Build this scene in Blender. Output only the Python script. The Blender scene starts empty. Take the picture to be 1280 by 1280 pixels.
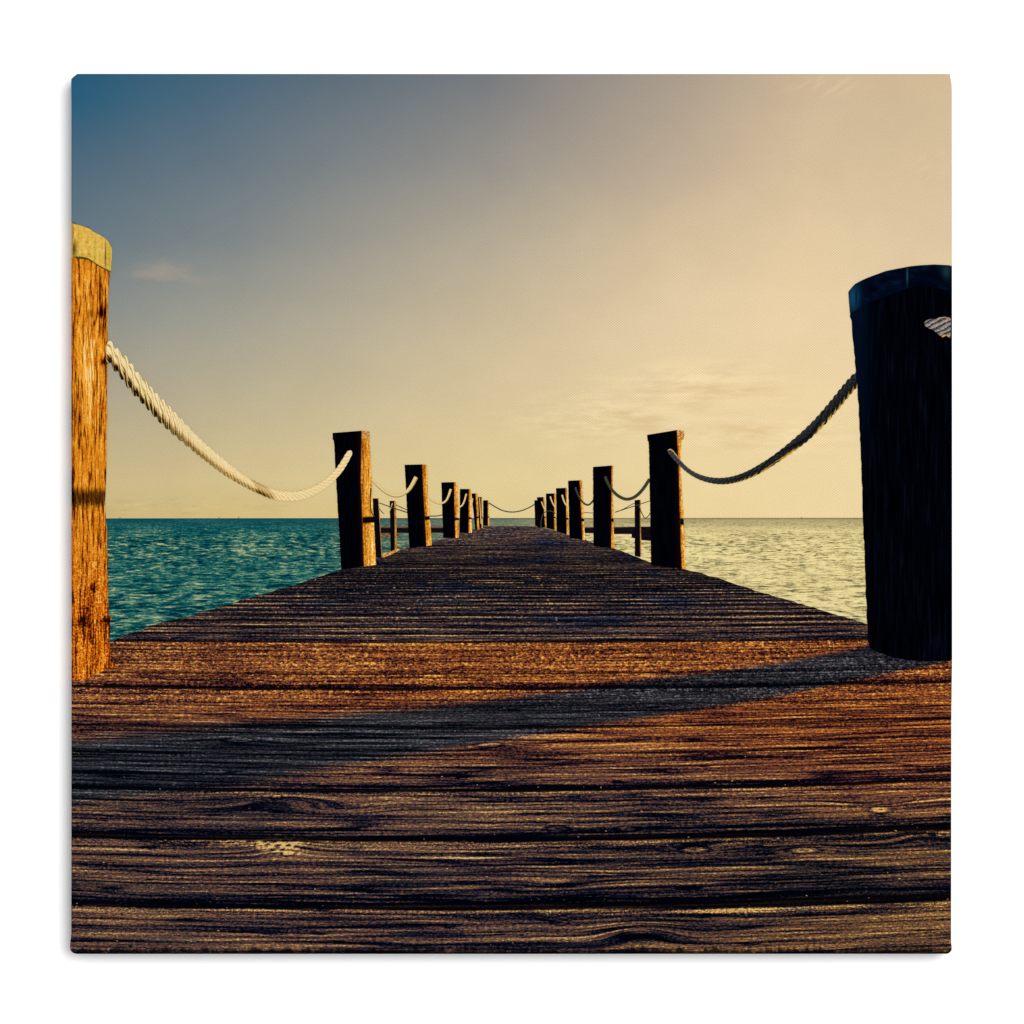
import bpy, math, random
from mathutils import Vector
random.seed(7)
S = 0.0005            # metres per photograph pixel
T = 0.020             # canvas depth off the wall
GAIN = 1.56           # light arriving on the canvas front
C = bpy.context.scene.collection
sc = bpy.context.scene

# ------------------------------------------------------------------ colours
def lin(c):
    c = c / 255.0
    return c / 12.92 if c <= 0.04045 else ((c + 0.055) / 1.055) ** 2.4
def col(r, g, b):
    return (min(1, lin(r) / GAIN), min(1, lin(g) / GAIN), min(1, lin(b) / GAIN), 1)

# ------------------------------------------------------------------ node expression helper
class N:
    """a float socket with arithmetic"""
    def __init__(s, t, sock): s.t = t; s.k = sock
    def op(s, o, *a, clamp=False):
        n = s.t.nodes.new('ShaderNodeMath'); n.operation = o; n.use_clamp = clamp
        for i, v in enumerate((s,) + a):
            if isinstance(v, N): s.t.links.new(v.k, n.inputs[i])
            else: n.inputs[i].default_value = v
        return N(s.t, n.outputs[0])
    def __add__(s, o): return s.op('ADD', o)
    __radd__ = __add__
    def __mul__(s, o): return s.op('MULTIPLY', o)
    __rmul__ = __mul__
    def __sub__(s, o): return s.op('SUBTRACT', o)
    def __rsub__(s, o): return (s * -1) + o
    def __truediv__(s, o): return s.op('DIVIDE', o)
    def __neg__(s): return s * -1
    def inv(s): return s.op('POWER', -1.0)
    def pow(s, e): return s.op('MAXIMUM', 0.0).op('POWER', e)
    def max(s, o): return s.op('MAXIMUM', o)
    def min(s, o): return s.op('MINIMUM', o)
    def abs(s): return s.op('ABSOLUTE')
    def sin(s): return s.op('SINE')
    def cos(s): return s.op('COSINE')
    def fract(s): return s.op('FRACT')
    def floor(s): return s.op('FLOOR')
    def round(s): return s.op('ROUND')
    def ln(s): return s.op('LOGARITHM', math.e)
    def clamp(s): return s.op('ADD', 0.0, clamp=True)
    def exp(s): return s.op('EXPONENT')
    def gt(s, o): return s.op('GREATER_THAN', o)
def sstep(a, b, x):
    n = x.t.nodes.new('ShaderNodeMapRange'); n.interpolation_type = 'SMOOTHSTEP'
    x.t.links.new(x.k, n.inputs['Value'])
    inp = {'From Min': a, 'From Max': b}
    for k, v in inp.items():
        if isinstance(v, N): x.t.links.new(v.k, n.inputs[k])
        else: n.inputs[k].default_value = v
    return N(x.t, n.outputs[0])
def sdown(a, b, x): return 1.0 - sstep(a, b, x)
def lerp(a, b, t): return a + (b - a) * t
def vec(t, x, y, z=0.0):
    n = t.nodes.new('ShaderNodeCombineXYZ')
    for i, v in enumerate((x, y, z)):
        if isinstance(v, N): t.links.new(v.k, n.inputs[i])
        else: n.inputs[i].default_value = v
    return n.outputs[0]
def noise(x, y, z=0.0, detail=2.0, rough=0.5, dist=0.0, color=False, dims='3D'):
    t = x.t; n = t.nodes.new('ShaderNodeTexNoise'); n.noise_dimensions = dims
    t.links.new(vec(t, x, y, z), n.inputs['Vector'])
    n.inputs['Scale'].default_value = 1.0
    n.inputs['Detail'].default_value = detail; n.inputs['Roughness'].default_value = rough
    n.inputs['Distortion'].default_value = dist
    return n.outputs['Color'] if color else N(t, n.outputs[0])
def voro(x, y, z=0.0, rnd=1.0, out='Distance'):
    t = x.t; n = t.nodes.new('ShaderNodeTexVoronoi')
    t.links.new(vec(t, x, y, z), n.inputs['Vector']); n.inputs['Scale'].default_value = 1.0
    n.inputs['Randomness'].default_value = rnd
    return N(t, n.outputs[out]) if out == 'Distance' else n.outputs[out]
def white(x):
    t = x.t; n = t.nodes.new('ShaderNodeTexWhiteNoise'); n.noise_dimensions = '1D'
    t.links.new(x.k, n.inputs['W']); return N(t, n.outputs['Value'])
def ramp(x, stops, interp='LINEAR'):
    t = x.t; n = t.nodes.new('ShaderNodeValToRGB'); n.color_ramp.interpolation = interp
    t.links.new(x.k, n.inputs[0]); cr = n.color_ramp
    while len(cr.elements) < len(stops): cr.elements.new(0.5)
    for e, (p, c) in zip(cr.elements, stops): e.position = p; e.color = col(*c)
    return n.outputs[0]
def mixc(t, a, b, f, mode='MIX'):
    n = t.nodes.new('ShaderNodeMix'); n.data_type = 'RGBA'; n.blend_type = mode; n.clamp_factor = True
    for i, v in ((6, a), (7, b)):
        if isinstance(v, tuple): n.inputs[i].default_value = v
        else: t.links.new(v, n.inputs[i])
    if isinstance(f, N): t.links.new(f.k, n.inputs[0])
    else: n.inputs[0].default_value = f
    return n.outputs[2]
def scalec(t, c, f):
    """colour times a float"""
    n = t.nodes.new('ShaderNodeVectorMath'); n.operation = 'SCALE'
    t.links.new(c, n.inputs[0])
    if isinstance(f, N): t.links.new(f.k, n.inputs['Scale'])
    else: n.inputs['Scale'].default_value = f
    return n.outputs[0]
def curve(x, pts, x0=80, x1=1200, y0=600, y1=1200):
    """piecewise smooth y(x) through points given in picture units"""
    t = x.t; n = t.nodes.new('ShaderNodeFloatCurve'); cv = n.mapping.curves[0]
    n.mapping.use_clip = False
    p = [((a - x0) / (x1 - x0), (b - y0) / (y1 - y0)) for a, b in pts]
    while len(cv.points) < len(p): cv.points.new(0.5, 0.5)
    for q, (a, b) in zip(cv.points, p): q.location = (a, b)
    n.mapping.update()
    t.links.new(((x - x0) / (x1 - x0)).k, n.inputs['Value'])
    return N(t, n.outputs[0]) * (y1 - y0) + y0
def field(px, py, y0, y1, cols):
    """smooth colour field: columns [(x, [(y, rgb)...])...]"""
    t = px.t; yy = ((py - y0) / (y1 - y0)).clamp(); out = None
    for i, (cx, st) in enumerate(cols):
        r = ramp(yy, [((a - y0) / (y1 - y0), c) for a, c in st], 'B_SPLINE' if False else 'LINEAR')
        if out is None: out = r
        else: out = mixc(t, out, r, ((px - cols[i - 1][0]) / (cx - cols[i - 1][0])).clamp())
    return out

# ------------------------------------------------------------------ printed motifs, as colour functions on the canvas
def gauss(px, py, cx, cy, sx, sy):
    a = (px - cx) / sx; b = (py - cy) / sy
    return ((a * a + b * b) * -1).exp()

def sky_colour(px, py):
    t = px.t
    c = field(px, py, 90, 650, [
        (90,  [(90, (36, 92, 122)), (130, (44, 96, 124)), (210, (82, 108, 126)), (300, (104, 122, 132)), (400, (143, 147, 142)), (500, (175, 165, 140)), (600, (205, 186, 138)), (648, (206, 184, 128))]),
        (300, [(90, (74, 104, 124)), (210, (108, 122, 132)), (300, (131, 138, 138)), (400, (165, 162, 148)), (500, (192, 180, 148)), (600, (216, 196, 145)), (648, (214, 190, 128))]),
        (610, [(90, (118, 122, 126)), (210, (152, 148, 140)), (300, (181, 170, 149)), (400, (204, 187, 155)), (500, (217, 198, 156)), (600, (228, 207, 152)), (648, (226, 204, 146))]),
        (850, [(90, (170, 156, 140)), (210, (192, 173, 149)), (300, (215, 193, 158)), (400, (230, 206, 167)), (500, (235, 211, 165)), (600, (236, 213, 159)), (648, (236, 212, 156))]),
        (1010, [(90, (203, 181, 150)), (210, (216, 192, 157)), (300, (228, 203, 163)), (400, (237, 211, 169)), (500, (238, 213, 165)), (600, (238, 215, 163)), (648, (238, 215, 162))]),
        (1190, [(90, (209, 186, 150)), (210, (216, 192, 157)), (300, (221, 198, 161)), (400, (229, 207, 167)), (500, (233, 210, 165)), (600, (236, 214, 165)), (648, (236, 214, 163))]),
    ])
    # thin pale clouds
    n1 = noise(px / 60, py / 22, 3.0, 4, 0.6)
    cl = (sstep(0.42, 0.75, n1 + gauss(px, py, 190, 338, 60, 12) * 0.25 + gauss(px, py, 235, 350, 35, 8) * 0.2 - 0.1)) \
        * (gauss(px, py, 205, 342, 60, 17))
    c = mixc(t, c, col(196, 170, 145), cl * 0.35)
    n2 = noise(px / 75 + py / 90, py / 16, 9.0, 5, 0.62)
    w2 = gauss(px, py, 760, 525, 90, 26) + gauss(px, py, 880, 480, 95, 24) + gauss(px, py, 960, 545, 90, 20)
    c = mixc(t, c, col(250, 224, 176), sstep(0.46, 0.62, n2) * w2 * 0.85)
    c = mixc(t, c, col(214, 178, 122), sdown(0.36, 0.49, n2) * w2 * 0.38)
    w3 = gauss(px, py, 1030, 108, 40, 12) + gauss(px, py, 1165, 210, 25, 30)
    c = mixc(t, c, col(226, 200, 160), sstep(0.45, 0.65, noise(px / 14 + py / 10, py / 26, 5.0, 3, 0.5)) * w3 * 0.55)
    n3 = noise(px / 40, py / 9, 12.0, 4, 0.6)
    w4 = gauss(px, py, 210, 634, 130, 11)
    c = mixc(t, c, col(226, 196, 140), sstep(0.52, 0.62, n3) * w4 * 0.55)
    c = mixc(t, c, col(186, 164, 120), sdown(0.38, 0.48, n3) * w4 * 0.4)
    # faint blotches of the print
    b = noise(px / 90, py / 70, 1.0, 5, 0.6)
    return scalec(t, c, 1.0 + (b - 0.5) * 0.14)

def sea_colour(px, py):
    t = px.t
    d = (py - 646.5).max(0.4)
    wy = (noise(px / 46, py / 12, 0.0, 2, 0.5) - 0.5) * 5.0
    def level(sx, sy, z):
        a = noise(px / sx, (py + wy * sy / 4) / sy, z, 4, 0.6)
        r = ((noise(px / (sx * 1.25), (py + wy * sy / 4) / (sy * 1.1), z + 7.0, 3, 0.55) - 0.5).abs() * 9).min(1.0)
        return (a - 0.5) * 2.0 + (0.55 - r) * 0.52
    f1 = sstep(6.0, 34.0, d); f2 = sstep(40.0, 105.0, d)
    tone = lerp(level(6.5, 1.5, 1.0), level(14.0, 2.5, 13.0), f1)
    tone = lerp(tone, level(26.0, 4.2, 27.0), f2)
    swell = noise(px / 70, py / 9, 33.0, 3, 0.5)
    e = noise(px / 3.2, py / 1.5, 2.0, 2, 0.6)
    tone = tone + (noise(px / 12, (py + wy) / 1.7, 44.0, 2, 0.6) - 0.5) * 1.2 * f1
    tone = lerp(0.0, 1.0, sstep(-12.0, 26.0, d)) * tone + (swell - 0.5) * 0.9 + (e - 0.5) * 0.75 + 0.47
    lt = tone
    left = ramp(lt.clamp(), [(0, (0, 34, 50)), (0.25, (4, 60, 70)), (0.45, (14, 86, 86)), (0.62, (46, 110, 100)), (0.8, (98, 136, 108)), (1, (176, 180, 132))])
    left = mixc(t, left, col(14, 78, 90), sdown(0.0, 24.0, d) * 0.7)
    rt = tone * 0.95 + 0.20 + sstep(640.0, 1080.0, px) * 0.05
    right = ramp(rt.clamp(), [(0, (40, 72, 62)), (0.2, (96, 104, 72)), (0.4, (152, 142, 96)), (0.62, (206, 188, 128)), (1, (240, 222, 160))])
    right = mixc(t, right, col(150, 138, 98), sdown(2.0, 22.0, d) * 0.6)
    # dark teal wavelets near the bottom right
    pk = sstep(0.62, 0.68, noise(px / 24, (py + wy) / 4.0, 17.0, 4, 0.6)) * sstep(30.0, 70.0, d)
    right = mixc(t, right, col(42, 84, 76), pk * 0.85)
    midc = ramp(tone.clamp(), [(0, (60, 82, 76)), (0.5, (112, 124, 98)), (1, (165, 162, 118))])
    # reflection warms from left to right
    c = mixc(t, left, midc, sstep(380.0, 620.0, px) * 0.9)
    c = mixc(t, c, right, sstep(620.0, 780.0, px))
    hz = gauss(px, py, 640, 648.3, 4000, 1.0)
    return mixc(t, c, mixc(t, col(14, 62, 82), col(120, 108, 76), sstep(560.0, 760.0, px)), hz * 0.7)

KNOTS = [  # x, y, half width, half height, lift in px
    (345, 1001, 55, 9, 9), (800, 1166, 45, 13, 13), (700, 1104, 34, 6, -6), (425, 1012, 60, 8, -7),
    (352, 1062, 38, 11, 7), (690, 1148, 20, 6, -5), (1150, 1046, 30, 8, 6), (1010, 1062, 40, 7, 5),
    (870, 1060, 30, 6, -5), (620, 931, 30, 5, 4), (290, 925, 50, 5, 4), (1085, 1003, 60, 7, -6)]
def deck_colour(px, py):
    t = px.t
    q = (px - 640) / 550
    bend = (q * q * -9 + q * -4.5) 
    # push everything back to straight planks before the pattern is laid out
    yy = py - bend * ((py - 700) / 240).clamp()
    wv = noise(px / 170, py / 60, 21.0, 3, 0.5) - 0.5
    wob = wv * 5.0 * ((py - 690) / 300).clamp()
    d = (yy + wob - 648).max(4.0)
    v = (d.inv() - 0.00206) / 0.00044
    n = v.round(); pitch = d * d * 0.00044
    s = (v - n) * pitch * -1                                  # px below(+) / above(-) the nearest plank gap
    pid = v.floor()
    rnd = white(n + 0.37); rnp = white(pid + 11.3)
    ky = yy
    for (kx, kyy, sx, sy, amp) in KNOTS:
        ky = ky + gauss(px, py, kx, kyy, sx, sy) * amp
    dk = (ky - 648).max(3.0)
    warp = (noise(px / 140, ky / 34, 4.0, 3, 0.5) - 0.5) * 5 * ((py - 700) / 350).clamp()
    dk = (dk + warp).max(3.0)
    zc = (2.0 + dk / 170.0).ln() * 170.0                      # one unit = one grain line
    xc = (px - 640) / (62 + d * 0.26)
    off = rnp * 37.0
    # fine grain, its slope towards the low sun, and broad bands
    strip = sstep(799.0, 804.0, yy) * sdown(862.0, 905.0, yy)
    sandy = strip * (0.6 + 0.4 * sstep(0.40, 0.58, noise(px / 130, py / 14, 31.0, 3, 0.6)))
    g0 = noise(xc * 0.6, zc * 0.95, off, 3, 0.6)
    g1 = noise(xc * 0.6, (zc - 0.5) * 0.95, off, 3, 0.6)
    g2 = noise(xc * 1.6, zc * 1.9, off + 5.0, 3, 0.6)
    g3 = noise(xc * 0.6, zc * 0.26, off + 9.0, 3, 0.55)
    rid = noise(xc * 0.5, zc * 0.33, off + 15.0, 2, 0.5)
    rid = ((rid - 0.5).abs() * 14).min(1.0)                   # narrow dark cracks
    spk = noise(px / 2.6, py / 1.9, 3.0, 2, 0.6)
    spk2 = noise(px / 5.0, py / 1.7, 7.0, 2, 0.6)
    near = sstep(790.0, 960.0, py)
    amp = 1.0 - sandy * 0.5
    tone = 0.50 + ((g0 - 0.5) * 0.66 + (g0 - g1) * 0.9 + (g2 - 0.5) * 1.3 + (g3 - 0.5) * 0.3) * amp \
        + (spk2 - 0.5) * 1.25 + (spk - 0.5) * (0.75 + 0.8 * sandy)
    tone = tone - (1.0 - rid) * (0.20 + 0.22 * near)
    # planks
    wgap = (0.75 + d / 230.0) * (0.55 + rnd * 0.7)
    wgap = wgap + (gauss(px, n, 1150, 0, 620, 0.3) * 3.6 + gauss(px, n, 640, 1, 3000, 0.3) * 1.6 + gauss(px, n, 700, 10, 3000, 0.3) * 0.4 + gauss(px, n, 100, 6, 2600, 0.3) * 1.0)
    weak = 1.0 - gauss(px, n, 640, 8.2, 9000, 1.3) * 0.8 - gauss(px, n, 640, 5, 9000, 0.4) * 0.6 - sstep(10.4, 11.0, n) * 0.2 - gauss(px, n, 640, 3.5, 9000, 0.8) * 0.3
    wgap = wgap * (0.25 + 0.75 * weak) * (0.7 + 0.6 * noise(px / 60, n * 3.1, 2.0, 3, 0.6))
    vis = sstep(14.0, 70.0, d)
    ragged = (noise(px / 9, n * 7.7, 1.0, 3, 0.6) - 0.5) * (0.6 + d / 200)
    sg = s + ragged
    gap = sdown(0.55, 1.15, (sg / wgap).abs()) * vis * (0.3 + 0.7 * weak)
    above = sstep(-4.2, -0.9, sg / wgap) * sdown(-0.9, 0.0, sg / wgap) * vis
    below = sstep(0.7, 1.1, sg / wgap) * sdown(1.5, 3.2, sg / wgap) * vis
    tone = tone - above * weak * 0.36 + below * (0.08 + (spk - 0.5) * 0.9)
    tone = tone + (rnp - 0.5) * 0.10
    # grit in the sunlit strip
    gr = voro(px / 4.2 + (spk - 0.5) * 2.0, py / 2.9 + (spk2 - 0.5) * 2.0)
    tone = tone + (gr - 0.42) * 0.8 * sandy - sandy * 0.05
    cur = gauss(px, py, 352, 1058, 26, 10) + gauss(px, py, 300, 1053, 60, 4) * 0.6
    gr2 = voro(px / 7 + py / 9, py / 4.2, 2.0)
    tone = tone + cur * ((gr2 - 0.4) * 2.2 + 0.22)
    # small dark knots / bolts
    for (kx, kyy, r) in ((705, 1106, 9), (800, 1172, 12), (346, 998, 4), (187, 1058, 6), (140, 1110, 8), (866, 924, 6), (815, 884, 4), (697, 1034, 8), (1100, 1018, 6), (405, 983, 5), (640, 887, 4), (697, 1153, 5)):
        k = gauss(px + (spk - 0.5) * 6, py + (spk2 - 0.5) * 3, kx, kyy, r * 1.9, r * 0.42)
        tone = tone - k * 0.6 + gauss(px, py, kx - r * 0.2, kyy - r * 0.6, r * 1.3, r * 0.28) * 0.35
    # short dark splits
    spn = noise(xc * 3.0, zc * 0.75, off + 21.0, 2, 0.55)
    tone = tone - sstep(0.66, 0.72, spn) * 0.42 * near
    # knots with rings, and split ends
    for (kx, kyy, sx, sy) in ((346, 997, 7, 3.4), (612, 931, 16, 3.2), (300, 925, 22, 3.0), (540, 845, 14, 3.0), (868, 1062, 18, 4.5), (1005, 1063, 20, 4.0), (697, 1036, 14, 3.6), (784, 1036, 14, 3.2), (1100, 1012, 16, 4), (360, 1066, 9, 3.5), (1180, 1043, 14, 5), (700, 1153, 10, 3.6)):
        a = (px + (spk - 0.5) * 7 - kx) / sx; b = (py + (spk2 - 0.5) * 3 + bend * -1 * 0.0 - kyy) / sy
        rr = a * a + b * b
        tone = tone + (rr.pow(0.5) * 5.2 + 0.6).cos() * (rr * -0.42).exp() * -0.30 + (rr * -1.6).exp() * 0.18
    # nail heads along the joists
    u_ = (px - 640) / d
    for k_, uu in enumerate((-1.15, 0.44)):
        a = (u_ - uu) * d; b = (v.fract() - 0.5) * pitch
        tone = tone + ((a * a + b * b) * -0.7).exp() * (0.6 * sstep(0.35, 0.75, white(pid + k_ * 5.7))) * sstep(40.0, 80.0, d)
    ft = tone.clamp()
    lit = ramp(ft, [(0, (10, 4, 14)), (0.2, (48, 22, 26)), (0.4, (110, 56, 36)), (0.6, (154, 84, 38)), (0.8, (198, 120, 44)), (1, (242, 188, 90))])
    nearc = ramp(ft, [(0, (1, 3, 12)), (0.17, (12, 18, 36)), (0.33, (46, 38, 46)), (0.5, (90, 63, 54)), (0.7, (128, 91, 64)), (0.87, (172, 130, 80)), (1, (222, 184, 114))])
    farc = ramp(ft, [(0, (1, 4, 14)), (0.2, (12, 20, 36)), (0.4, (50, 42, 48)), (0.58, (86, 68, 62)), (0.8, (128, 98, 76)), (1, (206, 162, 110))])
    shc = ramp(ft, [(0, (1, 3, 10)), (0.25, (11, 17, 26)), (0.5, (32, 37, 44)), (0.75, (54, 58, 65)), (1, (110, 112, 118))])
    # where the printed photo is lit
    c = mixc(t, farc, nearc, sstep(735.0, 800.0, yy) * (0.5 + 0.5 * sstep(300.0, 60.0, px).max(sstep(740.0, 1000.0, px))) )
    warm = sstep(800.0, 804.0, yy)
    wlow = sdown(862.0, 1010.0, yy + sdown(90.0, 420.0, px) * 30 - sstep(640.0, 1190.0, px) * 60)
    c = mixc(t, c, nearc, warm)
    c = mixc(t, c, scalec(t, mixc(t, c, (1.0, 0.93, 0.62, 1), 1.0, 'MULTIPLY'), 1.15), sstep(560.0, 1100.0, px) * sstep(960.0, 1060.0, yy) * 0.7)
    c = mixc(t, c, lit, warm * wlow * (0.74 + 0.26 * sstep(200.0, 600.0, px)))
    # the bluish tints that run through grooves
    blue = sstep(0.56, 0.66, noise(xc * 0.7, zc * 0.13, 41.0, 3, 0.5))
    c = mixc(t, c, shc, blue * 0.55 * sstep(930.0, 1000.0, yy))
    c = mixc(t, c, ramp(ft, [(0, (1, 8, 22)), (0.4, (8, 30, 54)), (0.7, (30, 56, 84)), (1, (100, 112, 126))]), blue * 0.7 * sdown(770.0, 800.0, yy))
    # long shadow of the right post
    up = curve(px, [(80, 926), (211, 911), (360, 899), (474, 888), (640, 871), (800, 850), (900, 838), (1000, 824), (1085, 808), (1200, 790)])
    lo = curve(px, [(80, 1008), (255, 988), (386, 968), (500, 949), (596, 934), (727, 911), (885, 887), (1012, 863), (1134, 838), (1200, 824)])
    soft = 2.0 + (1190 - px) / 1190 * 12
    rag = (spk2 - 0.5) * 5 + (spk - 0.5) * 6 + (g0 - 0.5) * 26 * ((1190 - px) / 900)
    sh = sstep(-1.0, 1.0, (py + rag - up) / soft) * sdown(-1.0, 1.0, (py + rag - lo) / soft)
    c = mixc(t, c, shc, sh * 0.97)
    # brightness wander
    bl = noise(px / 190, py / 40, 51.0, 3, 0.55)
    c = scalec(t, c, 0.99 + (bl - 0.5) * 0.25 - sstep(700.0, 100.0, px) * 0.0)
    c = mixc(t, c, col(2, 3, 8), gap * 0.96)
    c = mixc(t, c, ramp(spk, [(0.4, (110, 70, 40)), (0.6, (222, 184, 104))]), below * sstep(0.54, 0.66, spk2) * 0.4 * near * sstep(0.5, 0.6, noise(px / 60, n * 5.0, 3.0, 2, 0.5)))
    # stray bright flecks
    fl = noise(px / 5.5, py / 2.6, 61.0, 1, 0.5)
    flm = sstep(0.745, 0.80, fl) * (1.0 - strip * 0.5) * sstep(690.0, 740.0, py)
    c = mixc(t, c, mixc(t, col(190, 160, 120), col(120, 126, 140), sh), flm * 0.85)
    # colour grain of the print
    cn = noise(px / 2.2, py / 1.6, 71.0, 2, 0.6, color=True)
    cn = mixc(t, (0.5, 0.5, 0.5, 1), cn, 0.75)
    c = mixc(t, c, scalec(t, cn, 2.0), 1.0, 'MULTIPLY')
    edge = sstep(1183.0, 1190.0, py + (noise(px / 8, py / 30, 81.0, 3, 0.6) - 0.5) * 22)
    return mixc(t, c, col(3, 4, 10), edge * 0.92)

def sunlit_post_colour(px, py):
    """weathered orange timber of the near left post"""
    t = px.t
    lean = px + (noise(px / 30, py / 90, 1.0, 2, 0.5) - 0.5) * 5
    rough = sstep(610.0, 800.0, py)
    a = noise(lean / 3.2, py / 42, 0.0, 4, 0.6)
    b = noise(lean / 1.7, py / 9, 3.0, 3, 0.65)
    e = noise(px / 2.3, py / 2.6, 5.0, 3, 0.65)
    tone = 0.61 + (a - 0.5) * 0.95 + (b - 0.5) * (0.75 + 0.5 * rough) + (e - 0.5) * (0.5 + 1.3 * rough)
    crack = ((noise(lean / 5.5, py / 130, 9.0, 3, 0.55) - 0.5).abs() * 22).min(1.0)
    tone = tone - (1.0 - crack) * 0.5
    for (kx, ky, r) in ((126, 391, 5), (129, 452, 4), (104, 775, 5), (116, 735, 5), (132, 775, 4)):
        tone = tone - gauss(px, py, kx, ky, r, r * 1.2) * 0.5
    tone = tone + gauss(px, py, 112, 465, 9, 55) * 0.34 + gauss(px, py, 110, 400, 5, 30) * 0.12
    tone = tone - sdown(89.0, 97.0, px) * 0.16 - gauss(px, py, 137, 690, 3.5, 400) * 0.2
    c = ramp(tone.clamp(), [(0, (12, 2, 4)), (0.2, (84, 28, 6)), (0.38, (172, 84, 8)), (0.58, (222, 132, 24)), (0.76, (244, 170, 50)), (1, (255, 226, 150))])
    red = ramp(tone.clamp(), [(0, (20, 4, 2)), (0.25, (100, 30, 6)), (0.5, (190, 78, 8)), (0.75, (236, 134, 20)), (1, (255, 190, 70))])
    c = mixc(t, c, red, rough * 0.8)
    dk = sstep(-2.0, 8.0, py - 609 + (a - 0.5) * 30 + (e - 0.5) * 12) * sdown(20.0, 32.0, py - 607 + (a - 0.5) * 26 + (e - 0.5) * 10)
    c = mixc(t, c, ramp(tone.clamp(), [(0, (1, 0, 2)), (0.5, (16, 6, 6)), (1, (110, 48, 16))]), dk * 0.9)
    return c

def dark_post_colour(px, py):
    t = px.t
    a = noise(px / 4.0, py / 60, 2.0, 3, 0.6)
    c = ramp(a, [(0.35, (0, 0, 3)), (0.55, (2, 3, 9)), (0.75, (8, 14, 26))])
    return mixc(t, c, col(3, 18, 38), gauss(px, py, 1072, 430, 16, 120) * 0.6)

def grouped(fn):
    """wrap a colour function in a node group built once"""
    g = bpy.data.node_groups.new(fn.__name__, 'ShaderNodeTree')
    for nm in ('px', 'py'): g.interface.new_socket(nm, in_out='INPUT', socket_type='NodeSocketFloat')
    g.interface.new_socket('colour', in_out='OUTPUT', socket_type='NodeSocketColor')
    gi = g.nodes.new('NodeGroupInput'); go = g.nodes.new('NodeGroupOutput')
    g.links.new(fn(N(g, gi.outputs[0]), N(g, gi.outputs[1])), go.inputs[0])
    def call(px, py):
        n = px.t.nodes.new('ShaderNodeGroup'); n.node_tree = g
        px.t.links.new(px.k, n.inputs[0]); px.t.links.new(py.k, n.inputs[1])
        return n.outputs[0]
    return call
sky_colour = grouped(sky_colour); sea_colour = grouped(sea_colour); deck_colour = grouped(deck_colour)
sunlit_post_colour = grouped(sunlit_post_colour); dark_post_colour = grouped(dark_post_colour)

# ------------------------------------------------------------------ materials
def weave(px, py, t):
    k1 = noise(px / 9, py / 9, 90.0, 2, 0.5); k2 = noise(px / 60, py / 60, 95.0, 2, 0.5)
    wx = px + (k2 - 0.5) * 6; wy = py + (k1 - 0.5) * 1.2
    w = (wx * (2 * math.pi / 4.0)).cos() * (wy * (2 * math.pi / 3.0)).cos()
    fib = noise(px / 1.6, py / 1.6, 97.0, 1, 0.5) - 0.5
    return w, fib
def print_material(name, fn, wv=0.15, uv=False, gloss=0.0):
    m = bpy.data.materials.new(name); m.use_nodes = True
    t = m.node_tree; t.nodes.clear()
    tc = t.nodes.new('ShaderNodeTexCoord'); sp = t.nodes.new('ShaderNodeSeparateXYZ')
    t.links.new(tc.outputs['Object'], sp.inputs[0])
    px = N(t, sp.outputs[0]) / S + 640.0
    py = 640.0 - N(t, sp.outputs[2]) / S
    if uv:
        s2 = t.nodes.new('ShaderNodeSeparateXYZ'); t.links.new(tc.outputs['UV'], s2.inputs[0])
        c = fn(px, py, N(t, s2.outputs[0]), N(t, s2.outputs[1]))
    else: c = fn(px, py)
    w, fib = weave(px, py, t)
    c = scalec(t, c, 1.0 + w * wv + fib * wv * 1.5)
    b = t.nodes.new('ShaderNodeBsdfPrincipled'); o = t.nodes.new('ShaderNodeOutputMaterial')
    t.links.new(c, b.inputs['Base Color'])
    b.inputs['Roughness'].default_value = 0.85
    b.inputs['Specular IOR Level'].default_value = gloss
    bp = t.nodes.new('ShaderNodeBump'); bp.inputs['Strength'].default_value = 0.25
    bp.inputs['Distance'].default_value = 0.00008
    t.links.new((w * 0.5 + fib).k, bp.inputs['Height']); t.links.new(bp.outputs[0], b.inputs['Normal'])
    t.links.new(b.outputs[0], o.inputs[0])
    return m

def wrap_colour(px, py):
    """canvas cloth: the picture runs on round the edges"""
    t = px.t
    c = mixc(t, sky_colour(px, py), sea_colour(px, py), py.gt(648.0))
    c = mixc(t, c, deck_colour(px, py), py.gt(804.0).max(px.gt(1000.0) * py.gt(776.0)))
    c = mixc(t, c, sunlit_post_colour(px, py), (1.0 - px.gt(139.0)) * py.gt(322.0) * (1.0 - py.gt(850.0)))
    c = mixc(t, c, col(206, 160, 58), (1.0 - px.gt(139.0)) * py.gt(279.0) * (1.0 - py.gt(322.0)))
    c = mixc(t, c, dark_post_colour(px, py), px.gt(1064.0) * py.gt(332.0) * (1.0 - py.gt(825.0)))
    return c

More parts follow.
